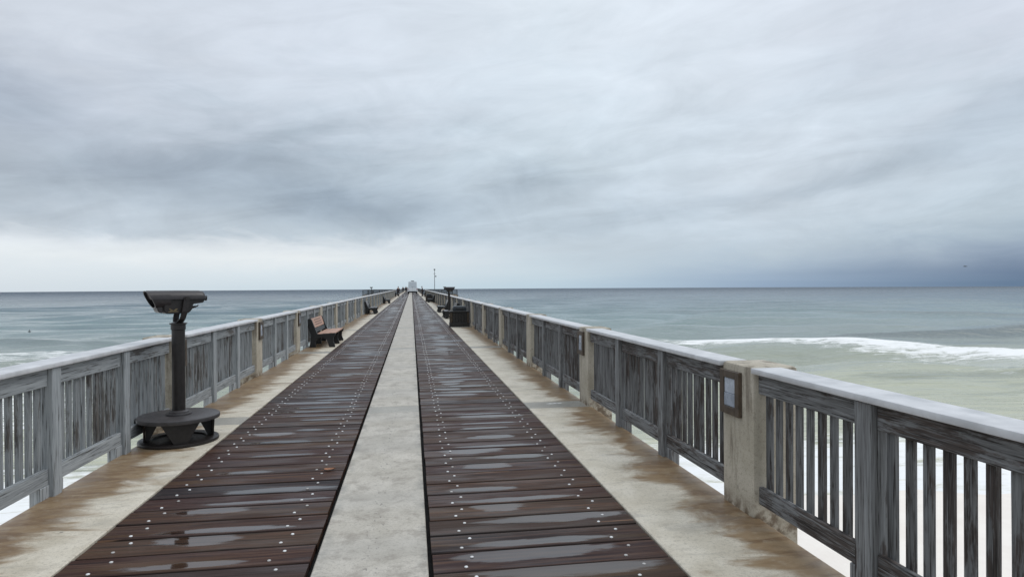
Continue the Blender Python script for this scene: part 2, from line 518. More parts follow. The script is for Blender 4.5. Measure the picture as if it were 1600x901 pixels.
def prism(bm, pts, axis, a, b, mi=0):
    """extrude a 2D outline along x (axis 0), y (1) or z (2)"""
    def mk(p, w):
        return [(w, p[0], p[1]), (p[0], w, p[1]), (p[0], p[1], w)][axis]
    lo = [bm.verts.new(mk(p, a)) for p in pts]
    hi = [bm.verts.new(mk(p, b)) for p in pts]
    fs = [bm.faces.new(lo), bm.faces.new(hi)]
    n = len(pts)
    for i in range(n):
        fs.append(bm.faces.new((lo[i], lo[(i + 1) % n], hi[(i + 1) % n], hi[i])))
    for f in fs:
        f.material_index = mi
    bmesh.ops.recalc_face_normals(bm, faces=fs)
    return bm


def lathe(bm, prof, seg=32, cx=0, cy=0, mi=0):
    rings = []
    for r, z_ in prof:
        rings.append([bm.verts.new((cx + r * math.cos(2 * math.pi * i / seg), cy + r * math.sin(2 * math.pi * i / seg), z_)) for i in range(seg)])
    fs = []
    for a, b in zip(rings, rings[1:]):
        for i in range(seg):
            fs.append(bm.faces.new((a[i], a[(i + 1) % seg], b[(i + 1) % seg], b[i])))
    fs.append(bm.faces.new(rings[0][::-1]))
    fs.append(bm.faces.new(rings[-1]))
    for f in fs:
        f.material_index = mi
    bmesh.ops.recalc_face_normals(bm, faces=fs)
    return bm


def tube(bm, p0, p1, r0, r1=None, seg=10, mi=0):
    p0, p1 = Vector(p0), Vector(p1)
    r1 = r0 if r1 is None else r1
    q = (p1 - p0).to_track_quat('Z', 'Y')
    A = [bm.verts.new(p0 + q @ Vector((r0 * math.cos(2 * math.pi * i / seg), r0 * math.sin(2 * math.pi * i / seg), 0))) for i in range(seg)]
    C = [bm.verts.new(p1 + q @ Vector((r1 * math.cos(2 * math.pi * i / seg), r1 * math.sin(2 * math.pi * i / seg), 0))) for i in range(seg)]
    fs = [bm.faces.new((A[i], A[(i + 1) % seg], C[(i + 1) % seg], C[i])) for i in range(seg)]
    fs += [bm.faces.new(A[::-1]), bm.faces.new(C)]
    for f in fs:
        f.material_index = mi
    return bm


# ------------------------------------------------------------------ sea and beach
SEA_Z = -8.3


def sea_material():
    mt, n, b, pos = material('sea_water')
    x, y, z = n.xyz(pos)
    fo = n.new('ShaderNodeAttribute', attribute_name='foam').outputs['Fac']
    r = n.m('SQRT', n.m('ADD', n.m('MULTIPLY', x, x), n.m('MULTIPLY', y, y)))
    big = n.noise(n.comb(n.m('MULTIPLY', x, .006), n.m('MULTIPLY', y, .025), 0.), 1., 4., .55, .4)
    yy = n.m('MULTIPLY', y, n.m('ADD', .72, n.m('MULTIPLY', big, .56)))
    lg = n.m('DIVIDE', n.m('LOGARITHM', n.m('MAXIMUM', n.m('DIVIDE', yy, 30.), 1.), 10.), 2.)
    c = n.ramp(lg, [(0, (.55, .53, .385)), (.14, (.42, .43, .305)), (.22, (.28, .305, .235)), (.285, (.19, .24, .22)), (.40, (.15, .23, .235)), (.52, (.095, .16, .185)), (.68, (.045, .08, .112)), (1, (.03, .048, .078))])
    # sand stirred up in streaks inside the break
    st = n.noise(n.comb(n.m('MULTIPLY', x, .045), n.m('MULTIPLY', y, .22), 2.), 1., 5., .6, 1.2)
    near = n.ss(y, 105., 70.)
    c = n.mix(n.m('MULTIPLY', n.m('MULTIPLY', n.ss(st, .50, .68), near), .7), c, (.19, .21, .15))
    # patches on the open water
    pt = n.noise(n.comb(n.m('MULTIPLY', x, .012), n.m('MULTIPLY', y, .07), 5.), 1., 5., .6, .3)
    c = n.mix(n.m('MULTIPLY', n.ss(pt, .56, .70), .45), c, (.07, .12, .14))
    # the dim look of the steep swell faces, shading put into the water colour
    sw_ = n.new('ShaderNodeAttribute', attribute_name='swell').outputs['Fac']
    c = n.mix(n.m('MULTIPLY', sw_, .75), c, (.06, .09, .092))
    # foam
    lace = n.noise(n.comb(n.m('MULTIPLY', x, .35), n.m('MULTIPLY', y, .9), 0.), 1., 6., .68, 1.0)
    lace2 = n.noise(n.comb(n.m('MULTIPLY', x, .12), n.m('MULTIPLY', y, .5), 8.), 1., 5., .65, 1.5)
    fm = n.ss(n.m('ADD', fo, n.m('MULTIPLY', n.m('ADD', n.m('SUBTRACT', lace, .5), n.m('SUBTRACT', lace2, .5)), 1.25)), .34, .82)
    cap = n.noise(n.comb(n.m('MULTIPLY', x, .05), n.m('MULTIPLY', y, .22), 3.), 1., 3., .5, .8)
    wc = n.m('MULTIPLY', n.m('MULTIPLY', n.ss(cap, .765, .80), n.ss(y, 90., 140.)), n.ss(y, 700., 300.))
    fm = n.m('MAXIMUM', fm, n.m('MULTIPLY', wc, .8))
    n.put(b.inputs['Base Color'], n.mix(fm, c, (.86, .86, .85)))
    n.put(b.inputs['Roughness'], n.m('MAXIMUM', n.ss(y, 200., 1600., .10, .34), n.m('MULTIPLY', fm, .8)))
    b.inputs['IOR'].default_value = 1.33
    n.put(b.inputs['Specular IOR Level'], n.m('SUBTRACT', n.ss(y, 110., 700., .60, .20), n.m('MULTIPLY', fm, .15)))
    w1 = n.noise(n.comb(n.m('MULTIPLY', x, .35), n.m('MULTIPLY', y, .9), 0.), 1., 5., .6, .4)
    w2 = n.noise(n.comb(n.m('MULTIPLY', x, .04), n.m('MULTIPLY', y, .14), 0.), 1., 4., .55, .3)
    w3 = n.noise(n.comb(n.m('MULTIPLY', x, .10), n.m('MULTIPLY', y, .42), 4.), 1., 4., .6, .5)
    h = n.m('ADD', n.m('ADD', n.m('MULTIPLY', w1, .5), n.m('MULTIPLY', w3, 1.1)), n.m('MULTIPLY', w2, 2.6))
    k = bump(n, b, h, .9, 1.)
    n.put(k.inputs['Strength'], n.ss(y, 70., 260., .35, 1.))
    return mt


def sand_material():
    mt, n, b, pos = material('white_sand')
    x, y, z = n.xyz(pos)
    f = n.noise(pos, .6, 6., .6)
    c = n.mix(n.ss(f, .3, .7), (.82, .75, .68), (.88, .82, .75))
    n.put(b.inputs['Base Color'], c)
    b.inputs['Roughness'].default_value = .9
    bump(n, b, n.m('ADD', f, n.noise(pos, 5., 4., .6)), .4, .05)
    return mt


def crest(X):
    q = np.where(X > 44, (X - 44) ** 2 / (np.abs(X - 44) + 6.), 0.)
    return 100.3 - .40 * q + .15 * np.clip(-X, 0, 80) + .7 * np.sin(X * .11 + .7) + .35 * np.sin(X * .31 + 2.)


def build_sea():
    nr, na = 640, 420
    u = np.linspace(0, 1, nr)
    r = 22. * (2600. / 22.) ** (u ** 1.12)
    a = np.radians(np.linspace(-88, 92, na))
    RR, AA = np.meshgrid(r, a, indexing='ij')
    X, Y = RR * np.sin(AA), RR * np.cos(AA)
    rng = np.random.default_rng(3)
    Z = np.zeros_like(X)
    fade = np.clip((900 - RR) / 700, 0, 1)
    for i in range(26):
        wl = rng.uniform(7, 40)
        th = rng.normal(0, .35)
        kx, ky = math.sin(th) * 2 * math.pi / wl, math.cos(th) * 2 * math.pi / wl
        ok = np.clip((wl / (RR * .012 * 2.5 + .01)) - 1, 0, 1)
        Z += (.0047 * wl) * np.sin(kx * X + ky * Y + rng.uniform(0, 6.28)) * fade * ok
    yc = crest(X)
    d = Y - yc
    shore = np.clip((Y - 34) / 40, 0, 1)
    Z *= .25 + .75 * shore
    var = .75 + .35 * np.sin(X * .043 + 1.) + .15 * np.sin(X * .13)
    Z += .6 * var * np.exp(-(np.where(d > 0, d / 4.5, d / 2.0)) ** 2)
    sw = np.clip((X - 52) / 25, 0, 1) + np.clip((-X - 20) / 50, 0, 1) * .5
    d2 = Y - (103.2 + .19 * np.clip(X - 72, 0, 200) + np.clip(-X, 0, 100) * .4)
    Z += 1.4 * sw * np.exp(-(np.where(d2 > 0, d2 / 8., d2 / 2.3)) ** 2)
    d3 = Y - (yc + 135 + 8 * np.sin(X * .02))
    Z += .55 * np.clip(np.sin(X * .016 - 1.1), 0, 1) * np.exp(-(np.where(d3 > 0, d3 / 9., d3 / 5.)) ** 2)
    d4 = Y - (yc - 32 + 4 * np.sin(X * .06))
    Z += .30 * np.exp(-(np.where(d4 > 0, d4 / 4., d4 / 2.)) ** 2)
    wd = np.clip(7. + .31 * (X - 42), 6., 17.) * (.9 + .18 * np.sin(X * .09))
    v = np.clip(-d / wd, 0, 2)
    foam = np.where(d > 0, np.exp(-(d / 1.3) ** 2), np.clip(1.0 - .80 * v ** .85, 0, 1) * np.clip((1.5 - v) / .6, 0, 1) * (.93 + .1 * np.sin(X * .23) * np.sin(X * .071 + 1)))
    foam *= np.clip((X - 36) / 10, 0, 1) + np.clip(-X / 10, 0, 1) * .6
    lft = np.clip((-X - 10) / 25, 0, 1)
    foam = np.maximum(foam, lft * np.exp(-np.where(d > 0, d / 3., -d / 22.) ** 2) * .56)
    foam = np.maximum(foam, .36 * np.exp(-(np.where(d4 > 0, d4 / 2., -d4 / 5.)) ** 2))
    foam = np.maximum(foam, np.clip((44 - .3 * np.clip(X - 30, 0, 60) - Y) / 9, 0, 1) * .8)
    foam = np.maximum(foam, lft * np.clip((76 - Y) / 16, 0, 1) * .7)
    foam *= (Y > 0)
    foam = np.maximum(foam, (Y <= 0) * .8)
    Z += SEA_Z
    n = nr * na
    me = bpy.data.meshes.new('sea')
    me.vertices.add(n)
    me.vertices.foreach_set('co', np.stack([X, Y, Z], -1).astype(np.float32).ravel())
    i, j = np.meshgrid(np.arange(nr - 1), np.arange(na - 1), indexing='ij')
    q = np.stack([i * na + j, (i + 1) * na + j, (i + 1) * na + j + 1, i * na + j + 1], -1).reshape(-1, 4)
    # wind the quads upward
    q = q[:, ::-1] if np.cross(np.array([X[1, 0] - X[0, 0], Y[1, 0] - Y[0, 0]]), np.array([X[0, 1] - X[0, 0], Y[0, 1] - Y[0, 0]])) < 0 else q
    m_ = len(q)
    me.loops.add(m_ * 4)
    me.polygons.add(m_)
    me.loops.foreach_set('vertex_index', q.astype(np.int32).ravel())
    me.polygons.foreach_set('loop_start', (np.arange(m_) * 4).astype(np.int32))
    me.polygons.foreach_set('use_smooth', np.ones(m_, dtype=bool))
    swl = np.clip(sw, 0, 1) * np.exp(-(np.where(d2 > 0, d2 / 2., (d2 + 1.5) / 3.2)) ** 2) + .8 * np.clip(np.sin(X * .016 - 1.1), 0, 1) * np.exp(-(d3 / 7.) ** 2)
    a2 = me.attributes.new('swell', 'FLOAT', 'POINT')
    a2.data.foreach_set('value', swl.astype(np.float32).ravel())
    at = me.attributes.new('foam', 'FLOAT', 'POINT')
    at.data.foreach_set('value', foam.astype(np.float32).ravel())
    me.update(calc_edges=True)
    me.validate()
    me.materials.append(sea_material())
    o = bpy.data.objects.new('sea', me)
    COL.objects.link(o)
    tag(o, 'grey green sea with a white breaking wave near the shore', 'sea', kind='structure')


build_sea()

bm = bmesh.new()
ys = [-90, -60, -30, -10, 0, 8, 16, 24, 30, 36, 42, 50, 70]
xs = list(range(-160, 161, 8))
grid = []
for yv in ys:
    row = []
    for xv in xs:
        zv = SEA_Z + .1 + (26 - yv) * .04 if yv < 26 else SEA_Z + .1 - (yv - 26) * .05
        row.append(bm.verts.new((xv, yv, zv + .12 * math.sin(xv * .11 + yv * .2))))
    grid.append(row)
for a, b in zip(grid, grid[1:]):
    for i in range(len(xs) - 1):
        bm.faces.new((a[i], a[i + 1], b[i + 1], b[i]))
tag(obj('beach', bm, sand_material(), smooth='all'), 'pale white sand beach below the pier railings', 'beach', kind='structure')

# ------------------------------------------------------------------ pier deck (levels: concrete 0, planks -8 mm)
XL, XL1, XS0, XS1, XR0, XR = -2.12, -.63, -.60, .09, .115, 1.60
WL, WR = -2.945, 2.495                       # outer edges of the side walkways
Y0, Y1 = -3.0, 300.0
PER_L, C_L = 4.32, 8.64
PER_R, C_R = 4.43, 4.56

fr = obj('deck_framing', B(WL + .25, WR - .2, Y0, Y1, -.55, -.075), FRAMING)
tag(fr, 'dark framing under the pier planks', 'framing', kind='structure')

left_lane = empty('plank_lane', label='left dark wet plank lane of the pier deck', cat='deck', kind='structure')
right_lane = empty('plank_lane', label='right dark wet plank lane of the pier deck', cat='deck', kind='structure')
strip = empty('concrete_strip', label='pale concrete strip down the middle of the pier', cat='deck', kind='structure')
walk_l = empty('concrete_walkway', label='stained concrete walkway along the left railing', cat='walkway', kind='structure')
walk_r = empty('concrete_walkway', label='pale concrete walkway along the right railing', cat='walkway', kind='structure')


def plank_bm(length, wd=.281, th=.05):
    h = wd / 2
    prof = [(-h, -th), (-h, -.011), (-h + .004, -.003), (-h + .013, 0), (-h + .05, -.0015), (0, -.003), (h - .05, -.0015), (h - .013, 0), (h - .004, -.003), (h, -.011), (h, -th)]
    return prism(bmesh.new(), prof, 0, -length / 2, length / 2)


NPL = int((Y1 - Y0) / .29)
PH = 3.83 - .29 * math.floor((3.83 - Y0) / .29)
vis0 = 3.2
for lane, xa, xb in ((left_lane, XL, XL1), (right_lane, XR0, XR)):
    xc, ln = (xa + xb) / 2, xb - xa - .012
    protos = []
    far = bmesh.new()
    near_i = [i for i in range(NPL) if Y0 + (i + .5) * .29 > 2.4][:300]
    first = None
    n_scr = 0
    scr_far = bmesh.new()
    scr0 = None
    for i in range(NPL):
        yc = 3.83 + .29 * (i - int((3.83 - Y0) / .29)) + .145
        if i in near_i or (i < near_i[0]):
            loc = (xc + random.uniform(-.004, .004), yc, -.008 + random.uniform(-.0025, .0025))
            rot = (random.gauss(0, .006), random.gauss(0, .0007), random.gauss(0, .0012))
            if first is None or len(protos) < 3:
                p = obj('plank', plank_bm(ln, .281 - .0025 * len(protos)), PLANK, lane)
                p.location = loc
                p.rotation_euler = rot
                protos.append(p)
                first = p
            else:
                inst(random.choice(protos), lane, loc, rot)
        else:
            box(far, xc - ln / 2, xc + ln / 2, yc - .141, yc + .141, -.058, -.008 + random.uniform(-.002, .002))
        # screw caps: pairs near both ends, staggered
        if yc < 2.5 or yc > 130:
            continue
        inner, outer = (-.855, -1.895) if lane is left_lane else (.345, 1.365)
        for bx in (inner, outer):
            for k_ in (0, 1):
                sx = bx + (.03 if k_ else -.03) * (1 if lane is left_lane and bx == inner or lane is left_lane else 1) + random.gauss(0, .006)
                if lane is right_lane and bx == outer:
                    sx = bx + (.033 if k_ else -.033) + random.gauss(0, .006)
                sy = yc + (.068 if k_ else -.075) + random.gauss(0, .006)
                if n_scr < 300:
                    if scr0 is None:
                        sb = lathe(bmesh.new(), [(.0118, -.004), (.0118, .0015), (.009, .004), (.004, .005)], 10)
                        scr0 = obj('screw_cap', sb, SCREW, lane, smooth='all')
                        scr0.location = (sx, sy, -.008)
                    else:
                        inst(scr0, lane, (sx, sy, -.008))
                    n_scr += 1
                else:
                    r_ = .0118
                    bmesh.ops.create_cone(scr_far, cap_ends=True, segments=6, radius1=r_, radius2=r_ * .6, depth=.009, matrix=Matrix.Translation((sx, sy, -.0055)))
    tag(obj('plank', far, PLANK, lane), kind='stuff')
    tag(obj('screw_cap', scr_far, SCREW, lane), kind='stuff')


def slabs(parent, x0, x1, per, c, half, mat, bevel=.006, ztop=0.):
    """deck slabs between bents and the narrower cap slab over each bent"""
    k0 = math.floor((Y0 - c) / per)
    y_prev = Y0
    k_ = k0
    long0 = cap0 = None
    far = bmesh.new()
    far2 = bmesh.new()
    while True:
        yc = c + per * k_
        k_ += 1
        if yc - half <= Y0 + .3:
            y_prev = max(Y0, yc + half)
            continue
        a, b_ = yc - half, yc + half
        if b_ > Y1:
            break
        if yc < 110:
            obj('slab', B(x0, x1, y_prev + .004, a - .004, -.22, ztop, bev=bevel), mat, parent)
            if cap0 is None:
                cap0 = obj('cap_slab', B(x0, x1, -half, half, -.22, ztop - .002, bev=bevel), CONC_BENT, parent)
                cap0.location = (0, yc, 0)
            else:
                inst(cap0, parent, (0, yc, 0))
        else:
            box(far, x0, x1, y_prev, a, -.22, ztop)
            box(far2, x0, x1, a + .003, b_ - .003, -.22, ztop - .002)
        y_prev = b_
    box(far, x0, x1, y_prev, Y1, -.22, ztop)
    tag(obj('slab', far, mat, parent), kind='stuff')
    tag(obj('cap_slab', far2, CONC_BENT, parent), kind='stuff')


slabs(strip, XS0, XS1, PER_R * 2, C_R + PER_R + .04, .23, CONC_STRIP, ztop=.002)
slabs(walk_l, WL, XL - .006, PER_L * 2, C_L, .24, CONC_WALK)
slabs(walk_r, XR + .006, WR, PER_R * 2, C_R + PER_R, .24, CONC_WALK)
# bird dropping on the right walkway
bm = bmesh.new()
for dx, dy, rr_ in ((0, 0, .035), (.06, .012, .026), (.11, .0, .03), (-.05, -.01, .018), (.15, .02, .014)):
    bmesh.ops.create_cone(bm, cap_ends=True, segments=9, radius1=rr_, radius2=rr_ * .6, depth=.003, matrix=Matrix.Translation((1.98 + dx, 9.05 + dy, .0025)) @ Matrix.Diagonal((1.4, .8, 1, 1)))
obj('bird_dropping', bm, GUANO, walk_r)

bm = bmesh.new()
k_ = 0
for i in range(-2, 68):
    yc = C_R + PER_R * i
    box(bm, -2.6, 2.2, yc - .3, yc + .3, -.95, -.56)
    for xx in (-2.1, 1.7):
        tube(bm, (xx, yc, -14), (xx, yc, -.95), .3, seg=12)
tag(obj('pier_bents', bm, PILE), 'concrete piles carrying the pier deck', 'piles', kind='structure')

# ------------------------------------------------------------------ railings
POST_W = .13


def railing(side, xf, per, c, first_k, last_y, label):
    """xf: inner face of the posts. Parts are laid out outward from it."""
    root = empty('pier_railing', label=label, cat='railing')
    s = side

    def X(d0, d1):
        a, b_ = xf + s * d0, xf + s * d1
        return (min(a, b_), max(a, b_))
    half = .235
    PW, PD = (.0275, .031) if s < 0 else (.0245, .031)
    clear = (per - 2 * half - 2 * POST_W) / 3
    # prototypes, placed on the first bay then copied
    pick = [None] * 4
    post0 = conc0 = block0 = None
    fp, fr_, fpost, fconc, fcap, fblk = (bmesh.new() for _ in range(6))
    npick = 0
    k_ = first_k
    while True:
        yc = c + per * k_
        if yc + per > last_y:
            break
        near = k_ < first_k + 11
        # concrete post
        x0, x1 = X(0, .36)
        if near:
            if conc0 is None:
                bmc = B(x0, x1, -half, half, -.9, 1.098, bev=.028, seg=2)
                conc0 = obj('concrete_post', bmc, CONC_POST, root, smooth=True)
                conc0.location = (0, yc, 0)
            else:
                inst(conc0, root, (0, yc, 0))
        else:
            box(fconc, x0, x1, yc - half, yc + half, -.25, 1.098)
        ya, yb = yc + half, yc + per - half
        # cap
        x0, x1 = X(-.022, .22)
        cz = 1.056
        if near:
            obj('cap_rail', B(x0, x1, ya + .004, yb - .004, cz, cz + .040, bev=.007, seg=2), CAP, root, smooth=True)
        else:
            box(fcap, x0, x1, ya, yb, cz, cz + .04)
        y_ = ya
        tot = per - 2 * half - 2 * POST_W
        for pnl in range(3):
            clear = (tot - 1.07) / 2 if s > 0 and k_ == first_k and pnl < 2 else 1.07 if s > 0 and k_ == first_k else tot / 3
            p0, p1 = y_, y_ + clear
            # two rails
            x0, x1 = X(.040, .078)
            j = random.uniform(-.004, .004)
            for nm, z0, z1 in (('top_rail', .905, 1.053), ('bottom_rail', .103, .232)):
                if near:
                    o = obj(nm, B(x0, x1, p0 + .004, p1 - .004, z0 + j, z1 + j * .5, bev=.004), WOOD[s, 'y'], root)
                else:
                    box(fr_, x0, x1, p0, p1, z0, z1)
            # pickets, behind the rails
            npk = 9 if clear < 1.1 else 11 if clear > 1.28 else 10
            pitch = clear / npk
            for q in range(npk):
                py_ = p0 + (q + .5) * pitch + random.gauss(0, .003)
                if near and npick < 300:
                    x0, x1 = X(.0785, .0785 + PD)
                    v_ = random.randrange(4)
                    if pick[v_] is None:
                        w_ = PW + .0012 * v_
                        pick[v_] = obj('picket', B(x0, x1, -w_, w_, .12, 1.03, bev=.003), WOOD[s, 'z'], root)
                        pick[v_].location = (0, py_, 0)
                    else:
                        inst(pick[v_], root, (random.gauss(0, .0015), py_, 0), (random.gauss(0, .004), 0, 0))
                    npick += 1
                else:
                    x0, x1 = X(.079, .079 + PD)
                    box(fp, x0, x1, py_ - PW, py_ + PW, .12, 1.03)
            if pnl < 2:
                pc = p1 + POST_W / 2
                x0, x1 = X(0, .14)
                if near:
                    if post0 is None:
                        post0 = obj('wood_post', B(x0, x1, -POST_W / 2, POST_W / 2, -.3, 1.054, bev=.008), WOOD[s, 'p'], root)
                        post0.location = (0, pc, 0)
                        xb0, xb1 = X(.035, .12)
                        block0 = obj('base_block', B(xb0, xb1, -.17, .17, -.2, .1015, bev=.005), WOOD[s, 'p'], root)
                        block0.location = (0, pc - .02, 0)
                    else:
                        inst(post0, root, (0, pc, 0), (random.gauss(0, .003), 0, 0))
                        inst(block0, root, (0, pc - .02, 0))
                else:
                    box(fpost, x0, x1, pc - POST_W / 2, pc + POST_W / 2, -.3, 1.054)
                    box(fblk, *X(.035, .12), pc - .17, pc + .15, -.2, .101)
                y_ = p1 + POST_W
        k_ += 1
    for nm, b_, mt in (('picket', fp, WOOD[s, 'z']), ('rail', fr_, WOOD[s, 'y']), ('wood_post', fpost, WOOD[s, 'p']), ('concrete_post', fconc, CONC_POST), ('cap_rail', fcap, CAP), ('base_block', fblk, WOOD[s, 'p'])):
        tag(obj(nm, b_, mt, root), kind='stuff')
    return root


TY0, TY1 = 128., 142.
railing(-1, -2.90, PER_L, C_L, -2, TY0 + .5, 'weathered pale grey picket railing along the left edge of the pier')
railing(1, 2.45, PER_R, C_R, -1, TY0 + .5, 'weathered dark picket railing along the right edge of the pier')


def far_railing(side, xf, ya, yb, label):
    root = empty('pier_railing', label=label, cat='railing')
    s = side
    cap, pk, rl, po = (bmesh.new() for _ in range(4))
    xa, xb = sorted((xf - s * .02, xf + s * .27))
    box(cap, xa, xb, ya, yb, 1.056, 1.096)
    xa, xb = sorted((xf + s * .04, xf + s * .078))
    box(rl, xa, xb, ya, yb, .905, 1.053)
    box(rl, xa, xb, ya, yb, .085, .222)
    y_ = ya
    while y_ < yb:
        xa, xb = sorted((xf + s * .079, xf + s * .117))
        box(pk, xa, xb, y_, y_ + .072, .12, 1.03)
        y_ += .24
    y_ = ya
    while y_ < yb:
        xa, xb = sorted((xf, xf + s * .14))
        box(po, xa, xb, y_, y_ + .13, -.2, 1.054)
        y_ += 1.45
    obj('cap_rail', cap, CAP, root)
    obj('rail', rl, WOOD[s, 'y'], root)
    tag(obj('picket', pk, WOOD[s, 'z'], root), kind='stuff')
    tag(obj('wood_post', po, WOOD[s, 'p'], root), kind='stuff')


far_railing(-1, -2.90, TY1, Y1, 'far stretch of left railing beyond the widened platform')
far_railing(1, 2.45, TY1, Y1, 'far stretch of right railing beyond the widened platform')
root = empty('pier_railing', label='dark rail closing off the far end of the pier', cat='railing')
bm = bmesh.new()
box(bm, -3., 2.6, Y1 - .2, Y1 - .1, .95, 1.12)
box(bm, -3., 2.6, Y1 - .2, Y1 - .1, .3, .42)
obj('rail', bm, DARKRAIL, root)
for xx in np.arange(-3, 2.7, .8):
    obj('wood_post', B(xx, xx + .13, Y1 - .35, Y1 - .21, 0, 1.1), DARKRAIL, root)

# widened fishing platform far out
plat = empty('side_platform', label='widened fishing platform far out along the pier', cat='platform', kind='structure')
obj('slab', B(-9.6, WL, TY0, TY1, -.3, -.004), CONC_WALK, plat)
obj('slab', B(WR, 9.2, TY0, TY1, -.3, -.004), CONC_WALK, plat)
for s, xi, xo, lb in ((-1, -3.1, -9.4, 'dark railing round the left wing of the far platform'), (1, 2.7, 9.0, 'dark railing round the right wing of the far platform')):
    root = empty('platform_railing', label=lb, cat='railing')
    rl = bmesh.new()
    pk = bmesh.new()
    a, b_ = sorted((xi, xo))
    for yy in (TY0, TY1):
        for z0, z1 in ((.98, 1.08), (.52, .60), (.10, .22)):
            box(rl, a, b_, yy - .05, yy + .05, z0, z1)
        for xx in np.arange(a, b_ + .01, 1.05):
            obj('wood_post', B(xx - .07, xx + .07, yy - .13, yy - .052, -.1, 1.06), DARKRAIL, root)
        for xx in np.arange(a + .15, b_, .24):
            box(pk, xx, xx + .07, yy + .052, yy + .09, .12, 1.0)
    for z0, z1 in ((.981, 1.081), (.10, .22)):
        xa, xb = sorted((xo, xo + s * .1))
        box(rl, xa, xb, TY0 + .06, TY1 - .06, z0, z1)
    obj('rail', rl, DARKRAIL, root)
    tag(obj('picket', pk, DARKRAIL, root), kind='stuff')

# ------------------------------------------------------------------ step lights on the concrete posts
def step_light(side, xf, yc, label):
    root = empty('step_light', (xf, yc, .87), 0 if side < 0 else math.pi, label=label, cat='lamp', group='bronze step lights on the concrete posts')
    bm = bmesh.new()
    w, h, d = .145, .17, .034        # local +x points to the walkway
    box(bm, .001, d, -w, -w + .058, -h, h, bev=.004)
    box(bm, .001, d, w - .058, w, -h, h, bev=.004)
    box(bm, .001, d, -w + .059, w - .059, h - .058, h - .001, bev=.004)
    box(bm, .001, d, -w + .059, w - .059, -h + .001, -h + .062, bev=.004)
    obj('frame', bm, BRONZE, root)
    obj('lens', B(.002, .024, -w + .06, w - .06, -.005, h - .06, bev=.003), LENS, root)
    obj('lens', B(.002, .028, -w + .06, w - .06, -h + .064, -.007, bev=.003), LENS2, root)


step_light(1, 2.45, C_R + .065, 'bronze framed step light on the nearest right concrete post')
step_light(1, 2.45, C_R + PER_R + .065, 'bronze framed step light on the second right concrete post')
step_light(-1, -2.90, C_L + .03, 'bronze framed step light half hidden behind the viewer pole')
step_light(-1, -2.90, C_L + PER_L + .03, 'bronze step light on the left post with a brown water stain')
step_light(-1, -2.90, C_L + 2 * PER_L + .03, 'bronze step light on the left post just before the near bench')

# ------------------------------------------------------------------ coin viewers
def ring_loft(bm, rings, close=True, cap0=False, cap1=False):
    R_ = [[bm.verts.new(p) for p in r] for r in rings]
    n = len(R_[0])
    for a, b_ in zip(R_, R_[1:]):
        for i in range(n if close else n - 1):
            bm.faces.new((a[i], a[(i + 1) % n], b_[(i + 1) % n], b_[i]))
    if cap0:
        bm.faces.new(R_[0][::-1])
    if cap1:
        bm.faces.new(R_[-1])
    return bm


